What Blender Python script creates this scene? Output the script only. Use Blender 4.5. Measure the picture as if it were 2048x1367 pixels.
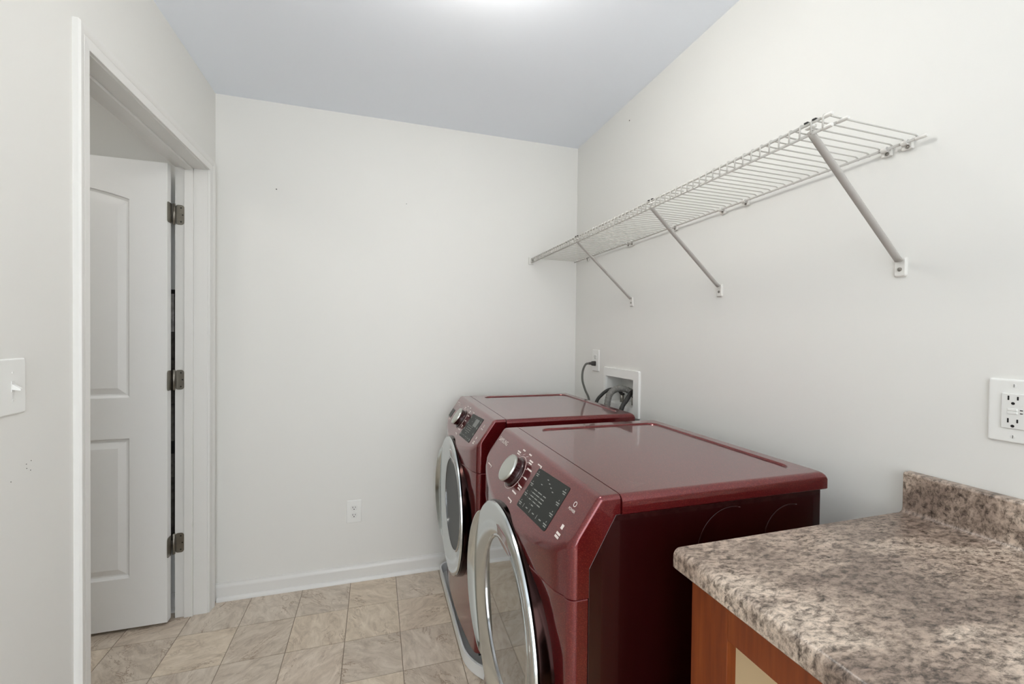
import bpy, bmesh, math, random
from mathutils import Vector, Matrix

# ------------------------------------------------------------------ reset
for o in list(bpy.data.objects):
    bpy.data.objects.remove(o)
scene = bpy.context.scene
COL = scene.collection
random.seed(7)

# ------------------------------------------------------------------ camera
# room axes: right wall X=0, back wall Y=0, floor Z=0 (metres)
camd = bpy.data.cameras.new('camera')
camd.sensor_fit = 'HORIZONTAL'
camd.sensor_width = 36.0
camd.lens = 869.81 / 2048 * 36.0
camd.clip_start = 0.02
cam = bpy.data.objects.new('camera', camd)
COL.objects.link(cam)
CR = Vector((0.95457918, -0.29774036, 0.01136981))
CU = Vector((-0.00674236, 0.01656434, 0.99984007))
CF = Vector((0.29788108, 0.95450317, -0.0138045))
M = Matrix.Identity(4)
for i in range(3):
    M[i][0] = CR[i]; M[i][1] = CU[i]; M[i][2] = -CF[i]
M[0][3], M[1][3], M[2][3] = -1.16237, -2.42322, 1.29869
cam.matrix_world = M
scene.camera = cam

# ------------------------------------------------------------------ world, view
world = bpy.data.worlds.new('daylight')
scene.world = world
world.use_nodes = True
wb = world.node_tree.nodes['Background']
wb.inputs[0].default_value = (0.90, 0.95, 1.0, 1)
wb.inputs[1].default_value = 3.9
LAMP_POWER = 31.0
CLOSET_FILL_POWER = 20.0  # strength of the fill lamp added in the little room
scene.view_settings.view_transform = 'Standard'
scene.view_settings.look = 'None'
scene.view_settings.exposure = 0.0
scene.view_settings.gamma = 1.0
scene.view_settings.use_curve_mapping = False

# ------------------------------------------------------------------ helpers
def lin(c):
    out = []
    for v in c:
        v = v / 255.0
        out.append(v / 12.92 if v <= 0.04045 else ((v + 0.055) / 1.055) ** 2.4)
    return (out[0], out[1], out[2], 1.0)

def setin(b, **kw):
    for k, v in kw.items():
        k = k.replace('_', ' ')
        if k in b.inputs:
            b.inputs[k].default_value = v

def pm(name, rgb, rough=0.5, metal=0.0, **kw):
    m = bpy.data.materials.new(name)
    m.use_nodes = True
    b = m.node_tree.nodes['Principled BSDF']
    b.inputs['Base Color'].default_value = lin(rgb)
    b.inputs['Roughness'].default_value = rough
    b.inputs['Metallic'].default_value = metal
    setin(b, **kw)
    return m

def nodes(m):
    return m.node_tree.nodes, m.node_tree.links, m.node_tree.nodes['Principled BSDF']

def add_bump(m, scale, strength, dist=0.001, detail=3.0):
    N, L, b = nodes(m)
    tc = N.new('ShaderNodeTexCoord')
    nz = N.new('ShaderNodeTexNoise')
    nz.inputs['Scale'].default_value = scale
    nz.inputs['Detail'].default_value = detail
    bp = N.new('ShaderNodeBump')
    bp.inputs['Strength'].default_value = strength
    bp.inputs['Distance'].default_value = dist
    L.new(tc.outputs['Object'], nz.inputs['Vector'])
    L.new(nz.outputs['Fac'], bp.inputs['Height'])
    L.new(bp.outputs['Normal'], b.inputs['Normal'])

def ramp(N, stops, interp='LINEAR'):
    r = N.new('ShaderNodeValToRGB')
    r.color_ramp.interpolation = interp
    e = r.color_ramp.elements
    e[0].position, e[0].color = stops[0][0], lin(stops[0][1])
    e[1].position, e[1].color = stops[-1][0], lin(stops[-1][1])
    for p, c in stops[1:-1]:
        x = e.new(p); x.color = lin(c)
    return r

def mixc(N, L, fac, a, b, mode='MIX'):
    x = N.new('ShaderNodeMix')
    x.data_type = 'RGBA'
    x.blend_type = mode
    if isinstance(fac, (int, float)):
        x.inputs[0].default_value = fac
    else:
        L.new(fac, x.inputs[0])
    L.new(a, x.inputs[6]); L.new(b, x.inputs[7])
    return x.outputs[2]

def wloc(o):
    v = Vector((0, 0, 0))
    while o is not None:
        v += o.location
        o = o.parent
    return v

def link(o, parent=None):
    COL.objects.link(o)
    if parent is not None:
        o.parent = parent
    return o

def mesh_obj(name, verts, faces, mat, parent=None, smooth=False, origin=None):
    """verts in world coordinates; stored relative to the parent (or origin)."""
    base = wloc(parent) if parent is not None else Vector((0, 0, 0))
    org = Vector(origin) if origin is not None else base
    me = bpy.data.meshes.new(name)
    me.from_pydata([tuple(Vector(v) - org) for v in verts], [], faces)
    bm = bmesh.new(); bm.from_mesh(me)
    bmesh.ops.recalc_face_normals(bm, faces=bm.faces)
    bm.to_mesh(me); bm.free()
    if smooth:
        for p in me.polygons:
            p.use_smooth = True
    if mat: me.materials.append(mat)
    o = bpy.data.objects.new(name, me)
    link(o, parent)
    o.location = org - base
    return o

def bm_obj(name, bm, mat, parent=None, smooth=False, angle=None):
    base = wloc(parent) if parent is not None else Vector((0, 0, 0))
    bmesh.ops.translate(bm, verts=bm.verts, vec=-base)
    bmesh.ops.recalc_face_normals(bm, faces=bm.faces)
    if angle is not None:
        for f in bm.faces: f.smooth = True
        for e in bm.edges:
            if len(e.link_faces) == 2 and e.calc_face_angle(0) > angle:
                e.smooth = False
    elif smooth:
        for f in bm.faces: f.smooth = True
    me = bpy.data.meshes.new(name)
    bm.to_mesh(me); bm.free()
    if mat: me.materials.append(mat)
    o = bpy.data.objects.new(name, me)
    if angle is not None:
        wn = o.modifiers.new('weighted_normals', 'WEIGHTED_NORMAL')
        wn.keep_sharp = True
        wn.weight = 100
    return link(o, parent)

def add_box(bm, x0, x1, y0, y1, z0, z1, bev=0.0, seg=2):
    r = bmesh.ops.create_cube(bm, size=1.0)
    vs = r['verts']
    for v in vs:
        v.co = Vector(((x0 + x1) / 2 + v.co.x * (x1 - x0),
                       (y0 + y1) / 2 + v.co.y * (y1 - y0),
                       (z0 + z1) / 2 + v.co.z * (z1 - z0)))
    if bev > 0:
        es = list({e for v in vs for e in v.link_edges})
        bmesh.ops.bevel(bm, geom=es, offset=bev, segments=seg, affect='EDGES', profile=0.5)

def box(name, x0, x1, y0, y1, z0, z1, mat, parent=None, bev=0.0, seg=2):
    bm = bmesh.new()
    add_box(bm, x0, x1, y0, y1, z0, z1, bev, seg)
    return bm_obj(name, bm, mat, parent, angle=0.6 if bev > 0 else None)

def tube_data(pts, r, seg=10, cap=True, flat=None):
    """sweep a circle (or ellipse flat=(ra, rb)) along pts"""
    pts = [Vector(p) for p in pts]
    V, Fc = [], []
    n = len(pts)
    up = None
    for i, p in enumerate(pts):
        t = (pts[min(i + 1, n - 1)] - pts[max(i - 1, 0)]).normalized()
        if up is None:
            a = Vector((0, 0, 1)) if abs(t.z) < 0.9 else Vector((1, 0, 0))
            up = (a - t * a.dot(t)).normalized()
        else:
            up = (up - t * up.dot(t)).normalized()
        s = t.cross(up)
        for k in range(seg):
            an = 2 * math.pi * k / seg
            ra, rb = flat if flat else (r, r)
            V.append(p + up * math.cos(an) * ra + s * math.sin(an) * rb)
    for i in range(n - 1):
        for k in range(seg):
            k2 = (k + 1) % seg
            Fc.append((i * seg + k, i * seg + k2, (i + 1) * seg + k2, (i + 1) * seg + k))
    if cap:
        Fc.append(tuple(range(seg - 1, -1, -1)))
        Fc.append(tuple(range((n - 1) * seg, n * seg)))
    return V, Fc

def tube(name, pts, r, mat, parent=None, seg=10, flat=None):
    V, Fc = tube_data(pts, r, seg, True, flat)
    return mesh_obj(name, V, Fc, mat, parent, smooth=True)

def smooth_path(ctrl, n=10):
    """Catmull-Rom through control points"""
    P = [Vector(c) for c in ctrl]
    P = [P[0] * 2 - P[1]] + P + [P[-1] * 2 - P[-2]]
    out = []
    for i in range(1, len(P) - 2):
        for k in range(n):
            t = k / n
            a, b, c, d = P[i - 1], P[i], P[i + 1], P[i + 2]
            out.append(0.5 * ((2 * b) + (c - a) * t + (2 * a - 5 * b + 4 * c - d) * t * t + (3 * b - a - 3 * c + d) * t ** 3))
    out.append(P[-2])
    return out

def lathe_data(profile, frame, seg=64, closed=False):
    """profile [(r, h)]; frame = (origin, e1, e2, axis)"""
    O, e1, e2, ax = [Vector(v) for v in frame]
    V, Fc = [], []
    for (r, h) in profile:
        for k in range(seg):
            a = 2 * math.pi * k / seg
            V.append(O + e1 * (r * math.cos(a)) + e2 * (r * math.sin(a)) + ax * h)
    m = len(profile)
    for i in range(m - 1):
        for k in range(seg):
            k2 = (k + 1) % seg
            Fc.append((i * seg + k, i * seg + k2, (i + 1) * seg + k2, (i + 1) * seg + k))
    if closed:
        for k in range(seg):
            k2 = (k + 1) % seg
            Fc.append(((m - 1) * seg + k, (m - 1) * seg + k2, k2, k))
    else:
        Fc.append(tuple(range(seg)))
        Fc.append(tuple(range((m - 1) * seg, m * seg)))
    return V, Fc

def lathe(name, profile, frame, mat, parent=None, seg=64, closed=False, xf=None, angle=0.7):
    V, Fc = lathe_data(profile, frame, seg, closed)
    if xf: V = [xf(v) for v in V]
    bm = bmesh.new()
    bv = [bm.verts.new(v) for v in V]
    for f in Fc:
        try: bm.faces.new([bv[i] for i in f])
        except ValueError: pass
    return bm_obj(name, bm, mat, parent, angle=angle)

def empty(name, loc):
    o = bpy.data.objects.new(name, None)
    COL.objects.link(o)
    o.location = loc
    o.empty_display_size = 0.1
    return o

def tag(o, label=None, cat=None, group=None, kind=None):
    if label: o['label'] = label
    if cat: o['category'] = cat
    if group: o['group'] = group
    if kind: o['kind'] = kind
    return o

def rrect(x0, x1, y0, y1, r, n=6):
    pts = []
    for cx, cy, a0 in ((x1 - r, y1 - r, 0), (x0 + r, y1 - r, 90), (x0 + r, y0 + r, 180), (x1 - r, y0 + r, 270)):
        for k in range(n + 1):
            a = math.radians(a0 + 90.0 * k / n)
            pts.append((cx + r * math.cos(a), cy + r * math.sin(a)))
    return pts

def loft(name, loops, mat, parent=None, cap0=True, cap1=True, angle=0.5):
    """loops: lists of world points with equal counts"""
    bm = bmesh.new()
    rows = [[bm.verts.new(p) for p in lp] for lp in loops]
    n = len(rows[0])
    for a, b in zip(rows[:-1], rows[1:]):
        for k in range(n):
            k2 = (k + 1) % n
            bm.faces.new((a[k], a[k2], b[k2], b[k]))
    if cap0: bm.faces.new(rows[0][::-1])
    if cap1: bm.faces.new(rows[-1])
    return bm_obj(name, bm, mat, parent, angle=angle)

def extrude_profile(name, prof, axis, a, b, mat, parent=None, angle=0.5):
    """closed 2-D profile swept along an axis: 'Y' -> prof is (x,z), 'X' -> (y,z), 'Z' -> (x,y)"""
    def P(u, v, t):
        return {'Y': (u, t, v), 'X': (t, u, v), 'Z': (u, v, t)}[axis]
    return loft(name, [[P(u, v, a) for u, v in prof], [P(u, v, b) for u, v in prof]], mat, parent, angle=angle)

def text_data(body, size):
    cu = bpy.data.curves.new('txt', 'FONT')
    cu.body = body; cu.size = size; cu.align_x = 'CENTER'; cu.align_y = 'CENTER'
    cu.extrude = 0.0
    cu.resolution_u = 3
    to = bpy.data.objects.new('txt', cu)
    COL.objects.link(to)
    dg = bpy.context.evaluated_depsgraph_get()
    me = bpy.data.meshes.new_from_object(to.evaluated_get(dg))
    V = [v.co.copy() for v in me.vertices]
    Fc = [tuple(p.vertices) for p in me.polygons]
    bpy.data.objects.remove(to); bpy.data.curves.remove(cu); bpy.data.meshes.remove(me)
    return V, Fc

# ------------------------------------------------------------------ materials
m_wall = pm('wall_paint', (232, 231, 226), 0.62)
add_bump(m_wall, 220, 0.10, 0.0006)
m_ceil = pm('ceiling_paint', (243, 248, 255), 0.9)
add_bump(m_ceil, 260, 0.12, 0.0006)
m_trim = pm('trim_paint', (231, 230, 226), 0.32)
m_door = pm('door_paint', (242, 242, 240), 0.35)
m_plastic = pm('white_plastic', (238, 238, 234), 0.30)
m_plastic2 = pm('device_plastic', (232, 232, 228), 0.35)
m_dark = pm('slot_dark', (14, 13, 12), 0.6)
m_wire = pm('wire_coating', (198, 195, 188), 0.35)  # white coating greyed, shade of the wire undersides put into the colour
m_cap = pm('vinyl_cap', (226, 224, 218), 0.30)
m_brace = pm('brace_coating', (182, 178, 172), 0.40)
m_steel = pm('screw_steel', (150, 146, 140), 0.30, 1.0)
m_nickel = pm('satin_nickel', (150, 146, 138), 0.34, 1.0)
m_chrome = pm('chrome', (205, 206, 206), 0.10, 1.0)
m_satin = pm('satin_silver', (212, 217, 217), 0.13, 1.0)
m_knobcap = pm('brushed_knob', (200, 202, 196), 0.30, 1.0)
m_rubber = pm('dark_rubber', (38, 36, 34), 0.55)
m_grayhose = pm('grey_hose', (120, 118, 113), 0.5)
m_cord = pm('grey_cord', (88, 88, 82), 0.5)
m_plug = pm('plug_dark', (52, 48, 44), 0.5)
m_seam = pm('seam_dark', (24, 6, 8), 0.5)
m_plinth = pm('plinth_dark', (44, 40, 40), 0.5)
m_pan = pm('pan_plastic', (240, 241, 240), 0.35)
m_print = pm('light_print', (236, 222, 216), 0.5)
m_printg = pm('grey_print', (150, 152, 146), 0.5)
m_display = pm('display_glass', (38, 40, 37), 0.42, 0.0, Specular_IOR_Level=0.3)
m_lcd = pm('lcd_window', (112, 114, 110), 0.3)
m_darkgap = pm('slot_black', (18, 8, 8), 0.4)

def burgundy():
    m = pm('burgundy_paint', (110, 13, 22), 0.28, 0.6, Coat_Weight=1.0, Coat_Roughness=0.03, Coat_IOR=1.6)
    N, L, b = nodes(m)
    tc = N.new('ShaderNodeTexCoord')
    vo = N.new('ShaderNodeTexVoronoi')
    vo.inputs['Scale'].default_value = 900
    L.new(tc.outputs['Object'], vo.inputs['Vector'])
    r = ramp(N, [(0.0, (96, 9, 18)), (0.75, (108, 13, 22)), (1.0, (140, 46, 38))])
    sp = N.new('ShaderNodeSeparateColor')
    L.new(vo.outputs['Color'], sp.inputs['Color'])
    L.new(sp.outputs[0], r.inputs['Fac'])
    L.new(r.outputs['Color'], b.inputs['Base Color'])
    return m
m_red = burgundy()
m_redshaded = pm('burgundy_shaded', (44, 6, 8), 0.25, 0.3, Coat_Weight=0.6, Coat_Roughness=0.05)  # burgundy darkened to put the side's shade into the colour; dial shares it
m_rim = pm('dark_door_rim', (52, 36, 34), 0.14, 1.0)
m_drum = pm('dark_window', (62, 64, 66), 0.35, 0.0, Specular_IOR_Level=0.15)

def glass_door():
    m = pm('smoked_door_glass', (120, 122, 122), 0.05, 0.75, Coat_Weight=1.0, Coat_Roughness=0.02)
    return m
m_glass = glass_door()

def wood():
    m = pm('stained_wood', (128, 66, 30), 0.42)
    N, L, b = nodes(m)
    tc = N.new('ShaderNodeTexCoord')
    mp = N.new('ShaderNodeMapping')
    mp.inputs['Scale'].default_value = (30, 30, 2.2)
    nz = N.new('ShaderNodeTexNoise')
    nz.inputs['Scale'].default_value = 3; nz.inputs['Detail'].default_value = 6
    L.new(tc.outputs['Object'], mp.inputs['Vector']); L.new(mp.outputs['Vector'], nz.inputs['Vector'])
    r = ramp(N, [(0.25, (112, 48, 16)), (0.55, (132, 62, 22)), (0.8, (146, 74, 30))])
    L.new(nz.outputs['Fac'], r.inputs['Fac']); L.new(r.outputs['Color'], b.inputs['Base Color'])
    return m
m_wood = wood()
m_maple = pm('maple_interior', (214, 190, 150), 0.55)

def granite():
    m = pm('speckled_laminate', (150, 134, 122), 0.34)
    N, L, b = nodes(m)
    tc = N.new('ShaderNodeTexCoord')
    mp = N.new('ShaderNodeMapping')
    mp.inputs['Rotation'].default_value = (0.15, 0.2, math.radians(35))
    mp.inputs['Scale'].default_value = (1.0, 2.0, 1.4)
    L.new(tc.outputs['Object'], mp.inputs['Vector'])
    def noise(sc, det, rough=0.6, dist=0.0):
        n = N.new('ShaderNodeTexNoise')
        n.inputs['Scale'].default_value = sc; n.inputs['Detail'].default_value = det
        n.inputs['Roughness'].default_value = rough; n.inputs['Distortion'].default_value = dist
        L.new(mp.outputs['Vector'], n.inputs['Vector'])
        return n.outputs['Fac']
    big = ramp(N, [(0.36, (152, 134, 122)), (0.50, (192, 173, 158)), (0.64, (222, 205, 189))])
    L.new(noise(4.5, 4, 0.55, 0.6), big.inputs['Fac'])
    fine = ramp(N, [(0.35, (84, 78, 74)), (0.44, (170, 166, 162)), (0.52, (224, 222, 219)), (0.60, (255, 253, 250))])
    L.new(noise(55, 9, 0.74, 0.35), fine.inputs['Fac'])
    c = mixc(N, L, 1.0, big.outputs['Color'], fine.outputs['Color'], 'MULTIPLY')
    speck = ramp(N, [(0.35, (255, 255, 255)), (0.41, (0, 0, 0))])
    L.new(noise(120, 3, 0.6, 0.4), speck.inputs['Fac'])
    msk = ramp(N, [(0.42, (0, 0, 0)), (0.60, (230, 230, 230))])
    L.new(noise(9, 4, 0.6, 0.4), msk.inputs['Fac'])
    sf = mixc(N, L, 1.0, speck.outputs['Color'], msk.outputs['Color'], 'MULTIPLY')
    drk = N.new('ShaderNodeRGB'); drk.outputs[0].default_value = lin((62, 54, 50))
    c = mixc(N, L, sf, c, drk.outputs[0])
    L.new(c, b.inputs['Base Color'])
    return m
m_granite = granite()

def tile_mat():
    m = pm('stone_vinyl', (165, 150, 132), 0.38)
    N, L, b = nodes(m)
    tc = N.new('ShaderNodeTexCoord')
    oi = N.new('ShaderNodeObjectInfo')
    mul = N.new('ShaderNodeVectorMath'); mul.operation = 'SCALE'
    comb = N.new('ShaderNodeCombineXYZ')
    comb.inputs[0].default_value = 37.0; comb.inputs[1].default_value = 91.0; comb.inputs[2].default_value = 53.0
    L.new(comb.outputs[0], mul.inputs[0]); L.new(oi.outputs['Random'], mul.inputs['Scale'])
    add = N.new('ShaderNodeVectorMath'); add.operation = 'ADD'
    L.new(tc.outputs['Object'], add.inputs[0]); L.new(mul.outputs[0], add.inputs[1])
    rot = N.new('ShaderNodeVectorRotate'); rot.rotation_type = 'Z_AXIS'
    am = N.new('ShaderNodeMath'); am.operation = 'MULTIPLY'; am.inputs[1].default_value = 40.0
    L.new(oi.outputs['Random'], am.inputs[0]); L.new(am.outputs[0], rot.inputs['Angle'])
    L.new(add.outputs[0], rot.inputs['Vector'])
    mp = N.new('ShaderNodeMapping'); mp.inputs['Scale'].default_value = (1.0, 2.1, 1.0)
    L.new(rot.outputs[0], mp.inputs['Vector'])
    def noise(sc, det, rough, dist):
        n = N.new('ShaderNodeTexNoise')
        n.inputs['Scale'].default_value = sc; n.inputs['Detail'].default_value = det
        n.inputs['Roughness'].default_value = rough; n.inputs['Distortion'].default_value = dist
        L.new(mp.outputs['Vector'], n.inputs['Vector'])
        return n.outputs['Fac']
    base = ramp(N, [(0.30, (158, 140, 122)), (0.48, (204, 188, 169)), (0.70, (236, 223, 206))])
    L.new(noise(8.5, 10, 0.72, 1.0), base.inputs['Fac'])
    tint = ramp(N, [(0.0, (238, 221, 194)), (0.30, (218, 199, 179)), (0.6, (207, 199, 189)), (1.0, (188, 176, 162))])
    L.new(oi.outputs['Random'], tint.inputs['Fac'])
    c = mixc(N, L, 0.30, base.outputs['Color'], tint.outputs['Color'])
    vein = ramp(N, [(0.475, (0, 0, 0)), (0.5, (255, 255, 255)), (0.525, (0, 0, 0))])
    L.new(noise(6.0, 7, 0.66, 1.6), vein.inputs['Fac'])
    vm = ramp(N, [(0.46, (0, 0, 0)), (0.64, (255, 255, 255))])
    L.new(noise(5.0, 3, 0.5, 0.4), vm.inputs['Fac'])
    vf = mixc(N, L, 1.0, vein.outputs['Color'], vm.outputs['Color'], 'MULTIPLY')
    dk = N.new('ShaderNodeRGB'); dk.outputs[0].default_value = lin((146, 122, 100))
    c = mixc(N, L, vf, c, dk.outputs[0])
    hi = ramp(N, [(0.62, (0, 0, 0)), (0.72, (150, 150, 150))])
    L.new(noise(22, 6, 0.6, 1.2), hi.inputs['Fac'])
    lt = N.new('ShaderNodeRGB'); lt.outputs[0].default_value = lin((240, 231, 216))
    c = mixc(N, L, hi.outputs['Color'], c, lt.outputs[0])
    L.new(c, b.inputs['Base Color'])
    return m
m_tile = tile_mat()
m_grout = pm('joint', (138, 124, 107), 0.7)

def mottled(name, c0, c1):
    m = pm(name, c0, 0.7)
    N, L, b = nodes(m)
    tc = N.new('ShaderNodeTexCoord')
    nz = N.new('ShaderNodeTexNoise')
    nz.inputs['Scale'].default_value = 40; nz.inputs['Detail'].default_value = 4
    L.new(tc.outputs['Object'], nz.inputs['Vector'])
    r = ramp(N, [(0.35, c0), (0.65, c1)])
    L.new(nz.outputs['Fac'], r.inputs['Fac']); L.new(r.outputs['Color'], b.inputs['Base Color'])
    return m

# ------------------------------------------------------------------ room shell
W = 1.903
XW = -W                    # left wall face
XB = -2.028                # far face of the left wall
H = 2.44
YF = -3.7                  # front wall, behind the camera
DY0, DY1, DH = -0.972, -0.100, 2.040   # doorway in the left wall

def boxes(name, lst, mat, kind='structure', parent=None):
    bm = bmesh.new()
    for b in lst: add_box(bm, *b)
    o = bm_obj(name, bm, mat, parent)
    if kind: o['kind'] = kind
    return o

# floor with vinyl tiles
floor = boxes('floor', [(-3.9, 0.12, YF - 0.12, 0.12, -0.12, -0.0018)], m_grout)
TX, TY = 0.2277, 0.2330
def tile_mesh():
    bm = bmesh.new()
    g = 0.0014
    lp = []
    for ins, z in ((g, -0.0030), (g, -0.0006), (g + 0.0008, 0.0)):
        lp.append([bm.verts.new((sx * (TX / 2 - ins), sy * (TY / 2 - ins), z)) for sx, sy in ((1, 1), (-1, 1), (-1, -1), (1, -1))])
    for a, b in zip(lp[:-1], lp[1:]):
        for k in range(4): bm.faces.new((a[k], a[(k + 1) % 4], b[(k + 1) % 4], b[k]))
    bm.faces.new(lp[-1])
    bmesh.ops.recalc_face_normals(bm, faces=bm.faces)
    me = bpy.data.meshes.new('tile'); bm.to_mesh(me); bm.free()
    me.materials.append(m_tile)
    return me
tm = tile_mesh()
for i in range(-7, 6):
    for j in range(0, 15):
        x = -1.2815 + TX * (i + 0.5)
        y = -0.2465 - TY * (j - 0.5)
        if x > 0.0 or (x < XB - 0.1 and y < -1.7): continue
        t = bpy.data.objects.new('tile', tm)
        link(t, floor)
        t.location = (x, y, 0)

ceiling = boxes('ceiling', [(-3.9, 0.12, YF - 0.12, 0.12, H, H + 0.12)], m_ceil)
wall_back = boxes('wall_back', [(XB, 0.12, 0.0, 0.12, 0, H)], m_wall)
# washer valve box opening in the right wall
BY0, BY1, BZ0, BZ1 = -0.650, -0.388, 0.962, 1.100
wall_right = boxes('wall_right', [
    (0, 0.14, YF, BY0, 0, H), (0, 0.14, BY1, 0.12, 0, H),
    (0, 0.14, BY0, BY1, 0, BZ0), (0, 0.14, BY0, BY1, BZ1, H)], m_wall)
wall_left = boxes('wall_left', [
    (XB, XW, YF, DY0 - 0.018, 0, H), (XB, XW, DY1 + 0.018, 0.0, 0, H),
    (XB, XW, DY0 - 0.018, DY1 + 0.018, DH + 0.018, H)], m_wall)
# front wall behind the camera with an unseen wide opening, added to let in fill light
wall_front = boxes('wall_front', [
    (XB, -1.80, YF - 0.12, YF, 0, H), (-0.20, 0.12, YF - 0.12, YF, 0, H),
    (-1.80, -0.20, YF - 0.12, YF, 2.25, H)], m_wall)
# little room beyond the doorway
wall_closet_back = boxes('wall_closet_back', [(-3.8, XB, -0.030, 0.12, 0, H)], m_wall)
wall_closet_side = boxes('wall_closet_side', [(-3.9, -3.78, -1.75, 0.12, 0, H)], m_wall)
wall_closet_front = boxes('wall_closet_front', [(-3.9, XB, -1.87, -1.75, 0, H)], m_wall)

# small marks left in the paint
def nail_hole(name, c, n, r, parent):
    n = Vector(n)
    e1 = Vector((0, 0, 1)); e2 = n.cross(e1)
    return lathe(name, [(r, 0.0), (r * 0.9, 0.0008), (r * 0.3, 0.001)], (c, e1, e2, n), m_plug, parent, seg=8)
nail_hole('nail_hole', (0, -0.566, 2.347), (-1, 0, 0), 0.0035, wall_right)
nail_hole('nail_hole', (-1.641, 0, 2.014), (0, -1, 0), 0.003, wall_back)
nail_hole('nail_hole', (-1.012, 0, 2.005), (0, -1, 0), 0.002, wall_back)
for yy, zz in ((-1.172, 0.985), (-1.184, 1.002), (-1.170, 1.006), (-1.183, 0.992), (-1.227, 0.976)):
    nail_hole('scuff', (XW, yy, zz), (1, 0, 0), 0.0009, wall_left)

# baseboards with shoe moulding
BBP = [(0, 0), (-0.013, 0), (-0.013, 0.060), (-0.0115, 0.066), (-0.0095, 0.072), (-0.006, 0.076), (-0.005, 0.082), (0, 0.082)]
SHP = [(0.0, 0.0)] + [(-0.013 * math.sin(math.radians(a)), 0.018 * math.cos(math.radians(a))) for a in (90, 70, 50, 30, 10, 0)]
bb = extrude_profile('baseboard_back', [(y, z) for y, z in BBP], 'X', XW + 0.002, -0.001, m_trim)
bb['kind'] = 'structure'
extrude_profile('shoe_moulding', [(y - 0.013, z) for y, z in SHP], 'X', XW + 0.014, -0.001, m_trim, bb)
bl = extrude_profile('baseboard_left', [(XW - y, z) for y, z in BBP], 'Y', YF, DY0 - 0.058, m_trim)
bl['kind'] = 'structure'
bcl = extrude_profile('baseboard_closet', [(y - 0.030, z) for y, z in BBP], 'X', -3.78, XB - 0.001, m_trim)
bcl['kind'] = 'structure'
extrude_profile('shoe_moulding', [(y - 0.043, z) for y, z in SHP], 'X', -3.78, XB - 0.001, m_trim, bcl)
br = extrude_profile('baseboard_right', [(y, z) for y, z in BBP], 'Y', -0.001, -1.74, m_trim)
br['kind'] = 'structure'

# ---- door frame
trim1 = empty('trim_1', (XW, -0.54, 0)); trim1['kind'] = 'structure'
CASP = [(0.0, 0.0), (0.0, 0.009), (0.004, 0.011), (0.028, 0.012), (0.031, 0.0105), (0.034, 0.013), (0.044, 0.0165), (0.054, 0.0165), (0.058, 0.012), (0.058, 0.0)]
def casing_board(a, b):
    """a,b: functions giving (y,z) of each end for an outward offset w"""
    la, lb = [], []
    for w, t in CASP:
        ya, za = a(w * 0.9); yb, zb = b(w * 0.9)
        la.append((XW + t, ya, za)); lb.append((XW + t, yb, zb))
    loft('casing_board', [la, lb], m_trim, trim1)
rv = 0.003
casing_board(lambda w: (DY0 - rv - w, 0.0), lambda w: (DY0 - rv - w, DH + rv + w))
casing_board(lambda w: (DY1 + rv + w, 0.0), lambda w: (DY1 + rv + w, DH + rv + w))
casing_board(lambda w: (DY0 - rv - w, DH + rv + w), lambda w: (DY1 + rv + w, DH + rv + w))
trim2 = empty('trim_2', (XW - 0.06, -0.54, 0)); trim2['kind'] = 'structure'
box('jamb_board', XB, XW, DY1, DY1 + 0.018, 0, DH, m_trim, trim2)
box('jamb_board', XB, XW, DY0 - 0.018, DY0, 0, DH, m_trim, trim2)
box('jamb_board', XB, XW, DY0 - 0.018, DY1 + 0.018, DH, DH + 0.018, m_trim, trim2)
box('door_stop', -1.990, -1.956, DY1 - 0.011, DY1, 0, DH, m_trim, trim2, 0.002)
box('door_stop', -1.990, -1.956, DY0, DY0 + 0.011, 0, DH, m_trim, trim2, 0.002)
box('door_stop', -1.990, -1.956, DY0, DY1, DH - 0.011, DH, m_trim, trim2, 0.002)

# ---- the door leaf, swung open 90 degrees into the little room
LX1, LX0, LY0, LY1, LZ0, LZ1 = -2.038, -2.902, -0.150, -0.115, 0.014, 2.036
def door_leaf():
    def arch(x, z1, rise, xl, xr):
        c = (xl + xr) / 2; t = (x - c) / ((xr - xl) / 2)
        return z1 + rise * (1 - t * t)
    def panel_loop(xl, xr, z0, z1, rise, ins, y):
        pts = [(xl + ins, y, z0 + ins), (xr - ins, y, z0 + ins)]
        n = 20
        for k in range(n + 1):
            x = (xr - ins) + ((xl + ins) - (xr - ins)) * k / n
            x_ = xr + (xl - xr) * k / n
            pts.append((x, y, arch(x_, z1, rise, xl, xr) - ins))
        return pts
    def face_side(bm, y, sgn):
        outer = [bm.verts.new((x, y, z)) for x, z in ((LX0, LZ0), (LX1, LZ0), (LX1, LZ1), (LX0, LZ1))]
        edges = [bm.edges.new((outer[k], outer[(k + 1) % 4])) for k in range(4)]
        for (z0, z1, rise) in ((1.014, 1.866, 0.048), (0.233, 0.839, 0.0)):
            xl, xr = LX0 + 0.137, LX1 - 0.137
            rows = []
            for ins, dep in ((0, 0), (0.003, 0.007), (0.010, 0.012), (0.016, 0.012), (0.042, 0.002)):
                rows.append([bm.verts.new(p) for p in panel_loop(xl, xr, z0, z1, rise, ins, y - sgn * dep)])
            n = len(rows[0])
            for k in range(n):
                edges.append(bm.edges.new((rows[0][k], rows[0][(k + 1) % n])))
            for a, b in zip(rows[:-1], rows[1:]):
                for k in range(n):
                    bm.faces.new((a[k], a[(k + 1) % n], b[(k + 1) % n], b[k]))
            bm.faces.new(rows[-1])
        bmesh.ops.triangle_fill(bm, use_beauty=True, edges=edges)
        return outer
    bm = bmesh.new()
    a = face_side(bm, LY0, -1)
    b = face_side(bm, LY1, 1)
    for k in range(4):
        bm.faces.new((a[k], a[(k + 1) % 4], b[(k + 1) % 4], b[k]))
    return bm
door = bm_obj('door_1', door_leaf(), m_door, None, angle=0.35)
door['kind'] = 'structure'
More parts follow.
